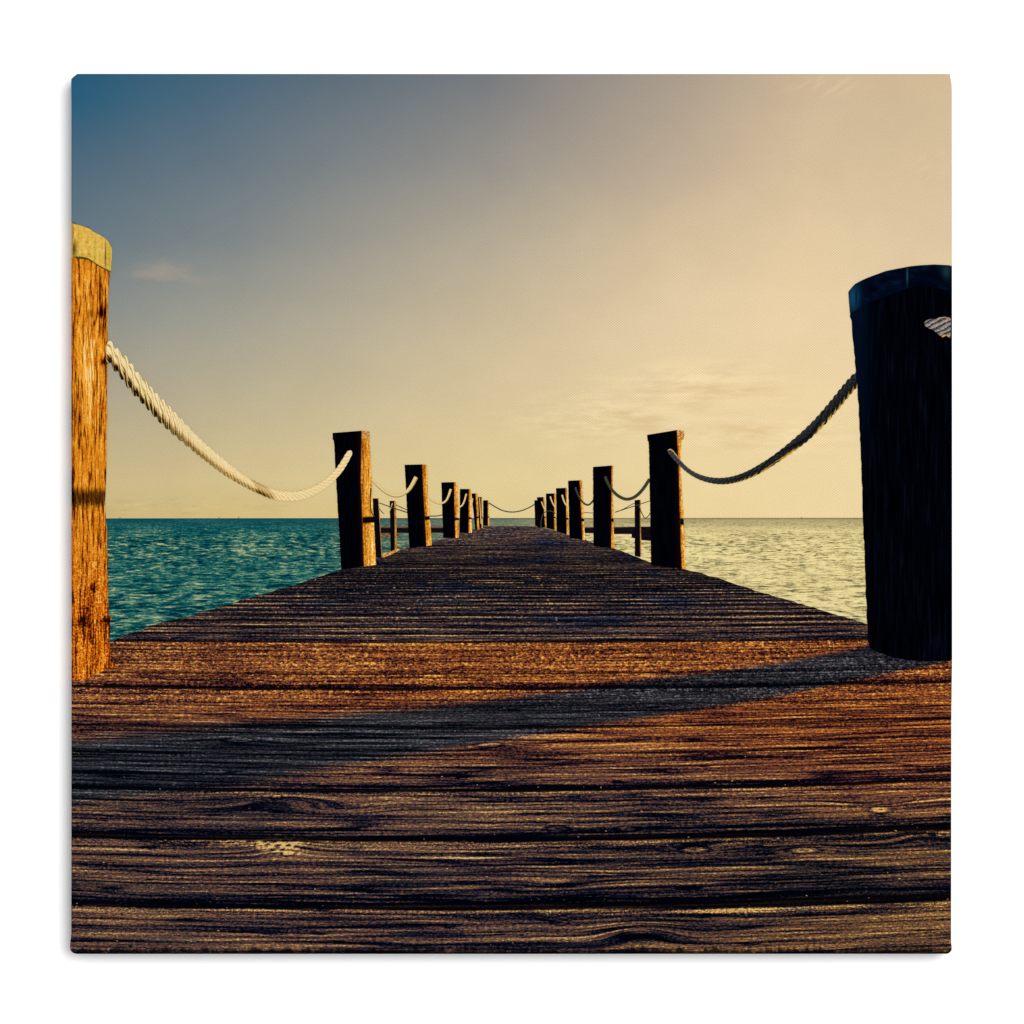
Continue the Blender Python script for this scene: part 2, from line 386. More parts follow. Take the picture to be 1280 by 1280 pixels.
def cap_sun(px, py):
    t = px.t
    e = noise(px / 3, py / 4, 5.0, 4, 0.65); a = noise(px / 6, py / 20, 1.0, 3, 0.6)
    tone = 0.58 + (e - 0.5) * 0.9 + (a - 0.5) * 0.8
    c = ramp(tone.clamp(), [(0, (50, 44, 10)), (0.3, (160, 120, 30)), (0.5, (218, 172, 66)), (0.75, (238, 200, 104)), (1, (252, 230, 160))])
    green = sstep(130.0, 137.0, px).max(gauss(px, py, 119, 305, 2.2, 24) * 0.8).max(gauss(px, py, 104, 320, 30, 2.5) * 0.8)
    c = mixc(t, c, col(170, 158, 30), green * 0.42)
    dark = gauss(px, py, 92, 312, 4.5, 12).max(gauss(px, py, 131.8, 320, 1.0, 19)).max(gauss(px, py, 91, 292, 1.6, 12) * 0.7)
    top = curve(px, [(80, 276), (90, 278), (112, 285), (134, 299), (140, 309)], 80, 142, 250, 350)
    bot = curve(px, [(80, 321), (90, 322), (110, 324.5), (120, 331), (138, 340.5)], 80, 142, 250, 350)
    dark = dark.max(sdown(0.6, 1.8, (py - top).abs())).max(sstep(-2.6, -1.0, py - bot))
    return mixc(t, c, col(14, 26, 24), dark * 0.9)
def cap_shade(px, py):
    t = px.t
    e = noise(px / 18, py / 10, 5.0, 3, 0.6)
    c = ramp(e, [(0.3, (1, 3, 14)), (0.55, (3, 11, 30)), (0.7, (7, 22, 46))])
    c = mixc(t, c, col(18, 66, 96), gauss(px, py, 1066, 372, 7, 16) * 0.9)
    c = mixc(t, c, col(44, 84, 92), gauss(px, py, 1134, 345, 1.0, 9) * 0.9 + gauss(px, py, 1183, 340, 5, 8) * 0.4)
    c = mixc(t, c, col(1, 3, 12), gauss(px, py, 1160, 352, 28, 22) * 0.6)
    return mixc(t, c, col(0, 1, 8), gauss(px, py, 1070, 372, 0.8, 9) + gauss(px, py, 1088, 362, 0.8, 14))

def post_fn(px, py, u, v):
    """u 0..1 shaded face, 1..2 sunlit flank"""
    t = px.t
    a = noise(px / 2.2, py / 26, 1.0, 4, 0.62); e = noise(px / 2.2, py / 3.2, 4.0, 3, 0.6)
    tone = 0.58 + (a - 0.5) * 1.5 + (e - 0.5) * 1.1 + (v - 0.5) * 0.12
    edge = (u - 1.0).clamp()
    tone = tone + (edge - 0.4) * 0.35 - sstep(0.88, 1.0, edge) * 0.12
    lit = ramp(tone.clamp(), [(0, (44, 16, 6)), (0.3, (140, 70, 12)), (0.55, (212, 130, 28)), (0.78, (242, 176, 62)), (1, (255, 232, 160))])
    dkc = ramp(noise(px / 3, py / 40, 8.0, 3, 0.6), [(0.35, (0, 0, 3)), (0.6, (2, 3, 9)), (0.8, (9, 12, 22))])
    rim = sstep(0.78, 0.98, u) 
    dkc = mixc(t, dkc, ramp(tone.clamp(), [(0, (10, 4, 6)), (1, (96, 48, 20))]), rim * 0.08)
    m = sstep(0.98, 1.10, u)
    c = mixc(t, dkc, lit, m)
    # tide mark seen low on the flanks
    vv = sdown(0.018, 0.03, (v - 0.66).abs() + (e - 0.5) * 0.02)
    return mixc(t, c, col(12, 4, 8), vv * m * 1.0)
def slim_post_fn(px, py, u, v):
    t = px.t
    e = noise(px / 2.0, py / 5.0, 4.0, 2, 0.6)
    lit = ramp(e, [(0.3, (150, 90, 24)), (0.7, (232, 170, 70))])
    return mixc(t, ramp(e, [(0.3, (2, 2, 8)), (0.7, (14, 13, 22))]), lit, sstep(0.99, 1.15, u) * 0.85)
def timber_fn(px, py):
    t = px.t
    e = noise(px / 9, py / 2.0, 4.0, 3, 0.6)
    c = ramp(e, [(0.3, (6, 4, 10)), (0.7, (26, 18, 26))])
    return mixc(t, c, ramp(e, [(0.3, (90, 56, 50)), (0.7, (140, 92, 70))]), sdown(659.0, 660.4, py) * sdown(760.0, 800.0, px))
def brown_fn(px, py):
    e = noise(px / 5, py / 1.8, 4.0, 3, 0.6)
    return ramp(e, [(0.3, (56, 34, 30)), (0.5, (120, 76, 52)), (0.7, (196, 140, 76))])
def footing_fn(px, py):
    e = noise(px / 3, py / 2.0, 6.0, 3, 0.6)
    return ramp(e, [(0.3, (60, 30, 18)), (0.45, (190, 120, 40)), (0.7, (246, 204, 130))])

def rope_cream(px, py, u, v):
    """u = length along the rope in px, v = 0 top .. 1 bottom"""
    t = px.t
    near = sdown(90.0, 250.0, u)
    pit = lerp(5.6, 12.5, near)
    ph = u / pit - v * lerp(1.1, 1.9, near)
    f = ph.fract()
    e = noise(px / 2.0, py / 2.0, 1.0, 3, 0.6)
    strand = sdown(0.0, 0.20, f).max(sstep(0.80, 1.0, f))
    ph2 = (u / (pit * 0.5) - v * 2.8).fract()
    thread = sdown(0.05, 0.28, ph2)
    tone = 0.86 - strand * lerp(0.24, 0.46, near) - thread * 0.26 * sstep(0.25, 0.5, v) + (e - 0.5) * 0.5
    tone = tone - sstep(0.5, 0.85, v) * lerp(0.36, 0.78, near) * sdown(300.0, 330.0, u)
    tone = tone + sstep(0.60, 0.72, v) * sstep(0.45, 0.7, ph2) * 0.38 * near
    # a worn greyer length before the next post
    worn = sstep(292.0, 300.0, u) * sdown(318.0, 326.0, u)
    tone = tone - worn * (0.22 + (e - 0.5) * 0.8)
    tone = tone - sdown(0.05, 0.25, v) * 0.12 * sstep(250.0, 300.0, u)
    return ramp(tone.clamp(), [(0, (8, 8, 6)), (0.22, (58, 42, 16)), (0.42, (170, 132, 62)), (0.62, (222, 188, 120)), (0.8, (240, 214, 156)), (1, (252, 236, 196))])
def rope_dark(px, py, u, v):
    t = px.t
    near = sstep(110.0, 260.0, u)
    pit = lerp(5.0, 9.5, near)
    f = (u / pit + v * 1.2).fract()
    e = noise(px / 2.0, py / 2.0, 1.0, 3, 0.6)
    tone = 0.33 + (e - 0.5) * 0.55 - sdown(0.0, 0.3, f) * 0.25 + sdown(30.0, 110.0, u) * 0.2
    tone = tone + sdown(0.22, 0.42, v) * 0.06
    c = ramp(tone.clamp(), [(0, (3, 3, 5)), (0.3, (22, 23, 28)), (0.55, (64, 66, 68)), (0.8, (112, 112, 106)), (1, (170, 168, 150))])
    rimm = sstep(0.74, 0.9, v) * sstep(0.35, 0.6, f) * sstep(70.0, 150.0, u)
    c = mixc(t, c, col(206, 160, 40), rimm * 0.85)
    top = sdown(0.0, 0.25, v) * sdown(14.0, 24.0, u)
    return mixc(t, c, col(230, 190, 90), top)
def rope_fine(light):
    def fn(px, py, u, v):
        t = px.t
        e = noise(px / 1.8, py / 1.8, 1.0, 2, 0.6)
        f = (u / 3.0 + v).fract()
        if light:
            tone = 0.72 - sstep(0.55, 1.0, v) * 0.35 + (e - 0.5) * 0.5 - sdown(0.0, 0.3, f) * 0.15
            return ramp(tone.clamp(), [(0, (60, 44, 20)), (0.35, (150, 120, 66)), (0.7, (232, 202, 138)), (1, (248, 230, 184))])
        tone = 0.42 + (e - 0.5) * 0.5 - sdown(0.0, 0.3, f) * 0.1
        return ramp(tone.clamp(), [(0, (16, 18, 16)), (0.5, (66, 64, 50)), (1, (128, 118, 84))])
    return fn
def rope_knot(px, py):
    t = px.t
    f = ((px - 1154) / 13.0 + (py - 398) / 6.5 + (noise(px / 6, py / 6, 1.0, 2, 0.5) - 0.5) * 0.8).fract()
    e = noise(px / 2.0, py / 1.6, 1.0, 3, 0.6)
    tone = 0.5 + sstep(0.2, 0.7, f) * sdown(0.75, 1.0, f) * 0.3 - sdown(0.0, 0.3, f) * 0.5 + (e - 0.5) * 1.0
    c = ramp(tone.clamp(), [(0, (4, 5, 12)), (0.4, (62, 64, 74)), (0.7, (132, 126, 124)), (1, (214, 190, 150))])
    return mixc(t, c, col(240, 180, 50), gauss(px, py, 1181, 420.5, 4, 1.6) + gauss(px, py, 1186, 397, 4, 1.2) * 0.7)
def speck_fn(px, py):
    e = noise(px / 2, py / 2, 1.0, 1, 0.5)
    return ramp(e, [(0.3, (96, 100, 84)), (0.7, (120, 118, 96))])

M = {}
M['cloth'] = print_material('printed_canvas_wrap', wrap_colour)
M['sky'] = print_material('ink_sky', sky_colour)
M['sea'] = print_material('ink_sea', sea_colour, 0.08)
M['deck'] = print_material('ink_weathered_planks', deck_colour, 0.08)
M['sunpost'] = print_material('ink_orange_timber', sunlit_post_colour, 0.05)
M['darkpost'] = print_material('ink_shaded_timber', dark_post_colour, 0.3)
M['capsun'] = print_material('ink_yellow_cap', cap_sun, 0.05)
M['capshade'] = print_material('ink_blue_cap', cap_shade, 0.15)
M['post'] = print_material('ink_two_tone_timber', post_fn, 0.08, True)
M['slim'] = print_material('ink_slim_timber', slim_post_fn, 0.08, True)
M['timber'] = print_material('ink_dark_rail', timber_fn, 0.1)
M['brown'] = print_material('ink_brown_rail', brown_fn, 0.1)
M['foot'] = print_material('ink_footing', footing_fn, 0.1)
M['cream'] = print_material('ink_cream_rope', rope_cream, 0.06, True)
M['dark'] = print_material('ink_dark_rope', rope_dark, 0.06, True)
M['finel'] = print_material('ink_fine_cream_rope', rope_fine(True), 0.06, True)
M['fined'] = print_material('ink_fine_dark_rope', rope_fine(False), 0.06, True)
M['knot'] = print_material('ink_rope_knot', rope_knot, 0.06)
M['speck'] = print_material('ink_distant_boat', speck_fn, 0.05)

# ------------------------------------------------------------------ mesh helpers (canvas coordinates in px)
LAYER = 0.00006
def P(x, y, depth): return ((x - 640) * S, -depth, (640 - y) * S)
def link(name, me, mat, parent):
    me.materials.append(mat)
    o = bpy.data.objects.new(name, me); C.objects.link(o)
    if parent: o.parent = parent
    return o
def clampxy(x, y): return (min(max(x, 91.2), 1188.2), min(max(y, 94.0), 1190.9))
def sheet(name, poly, mat, layer, parent, uvs=None):
    """flat ink shape from an outline"""
    me = bpy.data.meshes.new(name)
    d = T + LAYER * layer
    me.from_pydata([P(*clampxy(x, y), d) for x, y in poly], [], [list(range(len(poly)))])
    if me.polygons[0].normal.y > 0: me.flip_normals()
    return link(name, me, mat, parent)
def samp(poly, n):
    L = [0]
    for a, b in zip(poly, poly[1:]): L.append(L[-1] + math.hypot(b[0] - a[0], b[1] - a[1]))
    out = []
    for i in range(n):
        s = L[-1] * i / (n - 1); j = 0
        while j < len(L) - 2 and L[j + 1] < s: j += 1
        f = (s - L[j]) / max(1e-9, L[j + 1] - L[j]); a, b = poly[j], poly[j + 1]
        out.append((a[0] + (b[0] - a[0]) * f, a[1] + (b[1] - a[1]) * f))
    return out, L[-1]
def smooth(poly, k=3):
    """Chaikin corner cutting that keeps the ends"""
    for _ in range(k):
        q = [poly[0]]
        for a, b in zip(poly, poly[1:]):
            q += [(a[0] * .75 + b[0] * .25, a[1] * .75 + b[1] * .25), (a[0] * .25 + b[0] * .75, a[1] * .25 + b[1] * .75)]
        q.append(poly[-1]); poly = q
    return poly
def strips(name, rails, mat, layer, parent, n=40, jitter=0.0, uvlen=False):
    """ink shape between rails (top to bottom polylines); uv.x counts rails, or runs along the length"""
    me = bpy.data.meshes.new(name); R = []; ln = 0
    for r in rails:
        p, l = samp(r, n); R.append(p); ln = max(ln, l)
    d = T + LAYER * layer; vs = []; uv = []
    for k, r in enumerate(R):
        for i, (x, y) in enumerate(r):
            if jitter and (k == 0 or k == len(R) - 1): x += random.uniform(-jitter, jitter)
            vs.append(P(*clampxy(x, y), d))
            uv.append((ln * i / (n - 1), k / (len(R) - 1)) if uvlen else (k, i / (n - 1)))
    fs = []
    for k in range(len(R) - 1):
        for i in range(n - 1):
            a = k * n + i; fs.append((a, a + 1, a + n + 1, a + n))
    me.from_pydata(vs, [], fs)
    l = me.uv_layers.new(name='UVMap')
    for lp in me.loops: l.data[lp.index].uv = uv[lp.vertex_index]
    if sum(p.normal.y for p in me.polygons) > 0: me.flip_normals()
    return link(name, me, mat, parent)
def rope(name, top, bot, mat, layer, parent, bump=0, pitch=9, n=None, uplen=None):
    """twisted rope between its upper and lower outline"""
    top, L = samp(smooth(top, 2), n or 120); bot, _ = samp(smooth(bot, 2), n or 120)
    m = len(top); tt = []; bb = []
    for i in range(m):
        u = L * i / (m - 1)
        nx, ny = top[i][0] - bot[i][0], top[i][1] - bot[i][1]; w = math.hypot(nx, ny) or 1
        k = bump(u) if bump else 0
        a = k * (abs(math.sin(math.pi * u / pitch(u))) - 0.5) if bump else 0
        b = k * (abs(math.sin(math.pi * u / pitch(u) + 1.3)) - 0.5) if bump else 0
        tt.append((top[i][0] + nx / w * a, top[i][1] + ny / w * a)); bb.append((bot[i][0] - nx / w * b, bot[i][1] - ny / w * b))
    return strips(name, [tt, [((p[0] + q[0]) / 2, (p[1] + q[1]) / 2) for p, q in zip(tt, bb)], bb], mat, layer, parent, m, uvlen=True)
def thin_rope(name, pts, w0, w1, mat, layer, parent):
    p, L = samp(smooth(pts, 3), 40); a = []; b = []
    for i, (x, y) in enumerate(p):
        x0, y0 = p[max(0, i - 1)]; x1, y1 = p[min(len(p) - 1, i + 1)]
        dx, dy = x1 - x0, y1 - y0; l = math.hypot(dx, dy) or 1; w = (w0 + (w1 - w0) * i / 39) / 2
        ux, uy = dy / l * w, -dx / l * w
        if uy > 0: ux, uy = -ux, -uy
        a.append((x + ux, y + uy)); b.append((x - ux, y - uy))
    return strips(name, [a, b], mat, layer, parent, 40, uvlen=True)

# ------------------------------------------------------------------ the wall behind
def wall_material():
    m = bpy.data.materials.new('white_wall_paint'); m.use_nodes = True; t = m.node_tree
    b = t.nodes['Principled BSDF']; b.inputs['Base Color'].default_value = (0.88, 0.88, 0.88, 1)
    b.inputs['Roughness'].default_value = 0.9; b.inputs['Specular IOR Level'].default_value = 0.0
    tc = t.nodes.new('ShaderNodeTexCoord'); nz = t.nodes.new('ShaderNodeTexNoise'); nz.inputs['Scale'].default_value = 220
    nz.inputs['Detail'].default_value = 4
    bp = t.nodes.new('ShaderNodeBump'); bp.inputs['Strength'].default_value = 0.04; bp.inputs['Distance'].default_value = 0.0005
    t.links.new(tc.outputs['Object'], nz.inputs['Vector']); t.links.new(nz.outputs[0], bp.inputs['Height']); t.links.new(bp.outputs[0], b.inputs['Normal'])
    return m
me = bpy.data.meshes.new('wall')
me.from_pydata([(-2.5, 0, -2.5), (2.5, 0, -2.5), (2.5, 0, 2.5), (-2.5, 0, 2.5), (-2.5, .05, -2.5), (2.5, .05, -2.5), (2.5, .05, 2.5), (-2.5, .05, 2.5)], [],
               [(0, 1, 2, 3), (4, 7, 6, 5), (0, 4, 5, 1), (3, 2, 6, 7), (0, 3, 7, 4), (1, 5, 6, 2)])
wall = link('wall', me, wall_material(), None); wall['kind'] = 'structure'

# ------------------------------------------------------------------ the canvas
root = bpy.data.objects.new('canvas_print', None); C.objects.link(root)
root.empty_display_size = 0.05
root['label'] = 'square canvas print of a wooden pier with rope posts at sunset on white wall'
root['category'] = 'canvas print'

OUT = [(96.5, 92.2), (640, 92.4), (1187.6, 92.2), (1188.2, 96), (1189.6, 104), (1190.0, 110), (1190.2, 500), (1190.3, 820), (1189.3, 900), (1189.0, 1178), (1189.9, 1184),
       (1189.6, 1188), (1187.6, 1190.8), (1184.2, 1192.4), (640, 1192.5), (95.5, 1192.5), (91.2, 1191.3), (88.4, 1188.6), (87.3, 1184), (87.8, 1178), (89.0, 1168), (89.1, 1100), (89.4, 800), (89.2, 400), (89.3, 140), (88.9, 104), (89.0, 98.6), (92.2, 95.4)]
def dense(poly, step=12):
    q = []
    for a, b in zip(poly, poly[1:] + poly[:1]):
        k = max(1, int(math.hypot(b[0] - a[0], b[1] - a[1]) / step))
        q += [(a[0] + (b[0] - a[0]) * i / k, a[1] + (b[1] - a[1]) * i / k) for i in range(k)]
    return q
def inset(poly, r):
    n = len(poly); q = []
    for i in range(n):
        x0, y0 = poly[i - 1]; x1, y1 = poly[(i + 1) % n]
        dx, dy = x1 - x0, y1 - y0; l = math.hypot(dx, dy) or 1
        q.append((poly[i][0] - dy / l * r, poly[i][1] + dx / l * r))
    return q
outline = dense(OUT)
R = 1.6
rings = [(0.0, 0.0), (0.0, T - R * S)]
for k in range(1, 6):
    a = math.pi / 2 * k / 5
    rings.append((R * (1 - math.cos(a)), T - R * S * (1 - math.sin(a))))
vs = []; fs = []; n = len(outline)
for ins, dep in rings:
    vs += [P(x, y, dep) for x, y in inset(outline, ins)]
for k in range(len(rings) - 1):
    for i in range(n):
        j = (i + 1) % n; fs.append((k * n + i, (k + 1) * n + i, (k + 1) * n + j, k * n + j))
fs.append([(len(rings) - 1) * n + i for i in range(n)])
me = bpy.data.meshes.new('canvas_cloth'); me.from_pydata(vs, [], fs)
import bmesh
bm = bmesh.new(); bm.from_mesh(me); bmesh.ops.recalc_face_normals(bm, faces=bm.faces)
if sum(f.normal.y * f.calc_area() for f in bm.faces) > 0: bmesh.ops.reverse_faces(bm, faces=bm.faces)
bm.to_mesh(me); bm.free()
for p in me.polygons: p.use_smooth = len(p.vertices) == 4
cloth = link('canvas_cloth', me, M['cloth'], root)

# printed picture, one ink shape per motif
sky = sheet('printed_sky', [(89, 102.5), (93, 98.5), (98, 94), (1184.5, 94), (1186, 98), (1188.2, 110), (1192, 650), (89, 650)], M['sky'], 1, root)
sea = sheet('printed_sea', [(89, 648), (1192, 647), (1192, 850), (89, 850)], M['sea'], 2, root)
for bx, hh in ((274, 1.4), (298.5, 2.2), (150, 1.4), (1002, 1.4)):
    sheet('printed_sailboat', [(bx - 1.3, 648.4), (bx - 0.5, 647.4 - hh * .3), (bx, 647.4 - hh), (bx + 0.5, 647.4 - hh * .2), (bx + 1.4, 648.4)], M['speck'], 2.5, root)

DECK = [(97, 1195), (93.5, 1189.5), (91.2, 1185), (89, 1100), (89, 806), (139, 802.5), (146, 798.5), (157.5, 794), (170, 789), (176, 787.6), (195, 780), (205, 776.5), (242.5, 769), (247, 766.5), (285, 756), (300, 750.5), (325, 744), (348, 736.8), (370, 731), (392, 723), (420, 714),
        (450, 703), (478, 695.5), (500, 687.5), (512, 683.5), (540, 678.5), (552, 674), (574, 667.2), (592, 661.8), (604, 658), (640, 657.6), (670, 658), (684, 661), (696, 664.3), (712, 669), (732, 674.5), (741, 678.5),
        (768, 685.5), (792, 694.5), (813, 703), (840, 707.3), (857.6, 712), (872, 715.2), (887, 720), (896, 721.6), (922, 730.8), (949.4, 739.6), (976.7, 748.2), (992, 752), (1012, 758), (1035, 766), (1054, 770.8), (1068.5, 775.7), (1075, 776.6), (1084, 780.2), (1100, 786), (1192, 800), (1192, 1176), (1187.4, 1184), (1186, 1188), (1182, 1195)]
def roughen(poly, step, amt, lo=0.15):
    q = []
    for a, b in zip(poly, poly[1:] + poly[:1]):
        l = math.hypot(b[0] - a[0], b[1] - a[1]); k = max(1, int(l / step))
        for i in range(k):
            x, y = a[0] + (b[0] - a[0]) * i / k, a[1] + (b[1] - a[1]) * i / k
            w = amt(x, y); q.append((x + random.uniform(-w, w), y + random.uniform(-w, w)))
    return q
DECK = roughen(DECK, 5, lambda x, y: min(0.9, max(0.1, (y - 655) / 110)) if y < 805 else 0.0)
deck = sheet('printed_deck', DECK, M['deck'], 4, root)

# far walkway rails and slim posts seen between the bollards
def quad(x0, y0, x1, y1): return [(x0, y0), (x1, y0), (x1, y1), (x0, y1)]
for q in (quad(474, 658.4, 512, 666.2), quad(538, 658.4, 554, 666.0), quad(766, 658.3, 814, 667.6), quad(730, 658.8, 743, 666.4)):
    sheet('printed_rail', q, M['timber'], 3.2, root)
sheet('printed_rail', [(476, 667), (499, 666.5), (499, 669.5), (494, 671), (476, 672)], M['brown'], 3.0, root)
sheet('printed_rail', [(789.5, 667), (814, 667), (814, 675.8), (796, 675), (793, 672.8), (789.5, 672)], M['timber'], 3.0, root)
sheet('printed_footing', [(477.5, 692), (486.5, 690), (499, 685.2), (500.6, 687.6), (490, 692.6), (479, 697.2)], M['foot'], 4.3, root)
def slim(rl, rm, rr, layer): return strips('printed_post', [rl, rm, rr], M['slim'], layer, root, 20, 0.15)
slim([(465, 623), (466, 645), (469.5, 697)], [(472.4, 623), (474, 645), (477, 697)], [(473.2, 623), (474.8, 645), (477.8, 696)], 4.6)
slim([(487, 626.2), (487.6, 650), (488.2, 689)], [(492.5, 626), (493.2, 650), (493.4, 688.5)], [(494.6, 627), (495.6, 650), (496, 687.4)], 3.6)
slim([(793.3, 625.2), (793.4, 650), (793.5, 695)], [(799.8, 624.6), (799.9, 650), (800.2, 696.5)], [(800.9, 625), (801.1, 650), (801.5, 696.2)], 3.6)

# bollards: shaded face + sunlit flank
def bollard(rl, rm, rr, layer, n=60, jit=0.25, label=None):
    o = strips('printed_post', [rl, rm, rr], M['post'], layer, root, n, jit)
    return o
bollard([(604, 625.3), (604, 657)], [(609.6, 625.3), (609.9, 657.3)], [(611, 625.8), (611.9, 657.3)], 5.0, 16, 0.1)
bollard([(597.6, 621.4), (598.9, 660)], [(601.6, 621.2), (601.9, 660)], [(602.8, 621.6), (603.4, 659.7)], 5.2, 16, 0.1)
bollard([(589.5, 616.9), (594, 661.5)], [(594.4, 616.7), (596.6, 662)], [(596.8, 617.2), (599.2, 661.8)], 5.4, 20, 0.1)
bollard([(575, 611.2), (574.6, 666)], [(585.9, 611.2), (585.9, 666.2)], [(588.4, 612), (589.8, 666)], 5.6, 24, 0.15)
bollard([(551.8, 603), (554, 672.2)], [(567.4, 602.6), (569, 672.6)], [(572, 603.6), (573.8, 672)], 5.8, 30, 0.2)
bollard([(506, 581), (509, 640), (511.8, 685)], [(527.6, 580.5), (530, 630), (532.8, 682.6)], [(533.6, 580.9), (534.6, 590), (534.6, 610), (539.8, 681.4)], 6.2, 40)
bollard([(415.7, 541.2), (416.0, 548.6), (417.6, 551), (420, 598), (423.4, 653), (426.7, 712.5)],
        [(432, 537.4), (452, 538.6), (450.4, 614), (453, 660), (454.2, 708)] if False else [(452, 538.4), (450.4, 600), (453, 660), (454.2, 708)],
        [(461.6, 539.6), (462.6, 549), (461.8, 551), (463, 567), (464.4, 598), (467, 645), (470.2, 706)], 6.6, 70)
bollard([(668, 625.3), (669, 657.4)], [(671.4, 625.3), (672, 658)], [(671.9, 625.3), (672.8, 658)], 5.0, 16, 0.1)
bollard([(671.3, 621.6), (672, 659.3)], [(678.8, 621.3), (681.4, 659.4)], [(680.4, 621.6), (683.3, 659.2)], 5.2, 16, 0.1)
bollard([(682.5, 617), (683, 660)], [(692.6, 616.7), (692.6, 662.4)], [(694.6, 616.9), (695, 662.8)], 5.4, 20, 0.1)
bollard([(695, 610.3), (696, 664.3)], [(706.9, 609.8), (708.4, 668)], [(708.8, 610), (710.8, 668.4)], 5.6, 24, 0.15)
bollard([(710.2, 600.9), (712, 672.3)], [(724.4, 600.3), (728, 674.6)], [(727.6, 600.6), (731.4, 675.4)], 5.8, 30, 0.2)
bollard([(741.2, 583.6), (742, 682.4)], [(764.4, 581.9), (764, 685)], [(766.6, 582), (766.4, 588), (765.8, 600), (767.8, 685.6)], 6.2, 40)
bollard([(808.8, 543.6), (809.4, 551), (811, 553), (812, 598), (813.9, 706.5)], [(845.6, 537.6), (848.2, 582), (849.6, 640), (852, 711)],
        [(855, 539.4), (855, 548.6), (851.6, 550.5), (850.6, 582), (854.6, 645), (857.1, 711.4)], 6.6, 70)

for pts in ([(452.4, 538.6), (461.8, 539.4), (462.7, 548.6), (458, 549.6), (452, 548.2)], [(846.4, 539.4), (850, 537.8), (854.9, 539.2), (855.3, 544), (854.6, 549.2), (850, 549.6), (847, 547)]):
    sheet('printed_cap', pts, M['foot'], 6.8, root)
# near left post, lit orange
near_left = sheet('printed_post', [(88, 316), (138.4, 336), (137.8, 341), (136.6, 352), (135.6, 368), (135, 384), (134.4, 405), (134.8, 420), (134.2, 440), (134.4, 470), (133.8, 495), (134.2, 520), (133.4, 545), (133.6, 570), (132.8, 595), (132.2, 615), (131.4, 626), (132.4, 650), (134.2, 664), (133.8, 680),
    (135.2, 700), (134.4, 715), (135.4, 730), (134.8, 745), (136, 758), (135.6, 768), (139.6, 772), (137.6, 777), (137.8, 790), (136.6, 798), (138.4, 806), (137.2, 813), (139, 820), (137.8, 826), (143, 829.5), (149, 832), (141, 834.6), (134, 835.4), (127, 840), (119, 842.4), (112, 847), (104, 849.6), (97, 849), (88, 851.6)], M['sunpost'], 7.0, root)
near_left['label'] = 'sunlit orange timber post cut by the left edge'
cap1 = sheet('printed_cap', [(88, 277.5), (97, 280.6), (112, 285), (116, 289.4), (124, 293.4), (132.5, 298.6), (136.2, 303), (139.2, 307), (140.2, 313), (140, 322), (139, 331), (138.9, 340.5), (133, 338), (126, 334.6), (119, 330.2), (112, 325.4), (105, 324), (96, 323.6), (91, 320), (88, 319)], M['capsun'], 7.6, near_left)
# near right post, in shade
near_right = sheet('printed_post', roughen([(1192, 345), (1134, 345), (1080, 366), (1062.4, 378), (1062.9, 396), (1064.2, 401), (1065.2, 415), (1068, 441), (1070, 466), (1071.2, 480), (1073.4, 506), (1075, 549), (1076.6, 580), (1077.6, 610), (1079.2, 660), (1080.6, 690), (1081.6, 716), (1082, 746), (1083.6, 760), (1083.2, 768), (1084.2, 782), (1085.4, 800), (1087, 808), (1094, 814), (1110, 820), (1134, 825), (1160, 827), (1192, 826)], 6, lambda x, y: 0.55 if x < 1188 and y > 395 else 0.0), M['darkpost'], 7.0, root)
near_right['label'] = 'dark shaded post cut by the right edge'
sheet('printed_cap', [(1192, 333), (1187, 331.6), (1168, 330.6), (1150, 331.6), (1137, 333), (1122, 335.8), (1107, 338.8), (1087, 346.2), (1078, 350), (1069, 354.8), (1064, 360), (1060.4, 365), (1060.8, 372), (1062.4, 391), (1067, 389.6), (1079, 380.8), (1102.5, 372.2), (1118, 367), (1134, 360.4), (1146, 358), (1157, 358.4), (1175, 361), (1192, 363.6)], M['capshade'], 7.6, near_right)
sheet('printed_rope', [(1154.8, 403.6), (1158, 400.6), (1163, 398.8), (1170, 398.6), (1174, 396.8), (1181, 396), (1186, 397), (1192, 398.6), (1192, 422.6), (1186, 422), (1183, 419.4), (1178, 421.6), (1174, 418.6), (1170, 415.4), (1166, 412), (1161, 410.4), (1157, 408.4)], M['knot'], 7.8, root)

# ropes
ropeA = rope('printed_rope', [(133, 427), (138, 428.5), (144, 434), (151, 442), (160, 450), (168, 462), (180, 476), (199, 496.5), (220.6, 518), (238, 537), (256.5, 555), (279, 574), (305, 594.5), (327, 606), (342.5, 612), (363, 615), (382, 612.5), (402.7, 602.5), (420, 587), (430, 571), (433, 565.4), (436, 563.2), (438.4, 563.0)],
     [(133, 451), (138, 455), (149, 467), (164.5, 489), (183, 507.5), (196, 523), (211, 537), (234.7, 557.5), (260, 578), (279, 592.5), (299.5, 605), (327, 619), (344, 625), (366.5, 626.5), (384, 623), (406, 611.5), (425, 594), (434, 580), (439.4, 569.4), (440.6, 566.4), (440.2, 564.2), (438.8, 563.1)],
     M['cream'], 7.2, root, lambda u: 6.0 * max(0, 1 - u / 340) ** 1.3 + 0.6, lambda u: 13.0 if u < 60 else 11.0 if u < 150 else 7.0, 260)
ropeA['label'] = 'thick pale rope lit from the right'
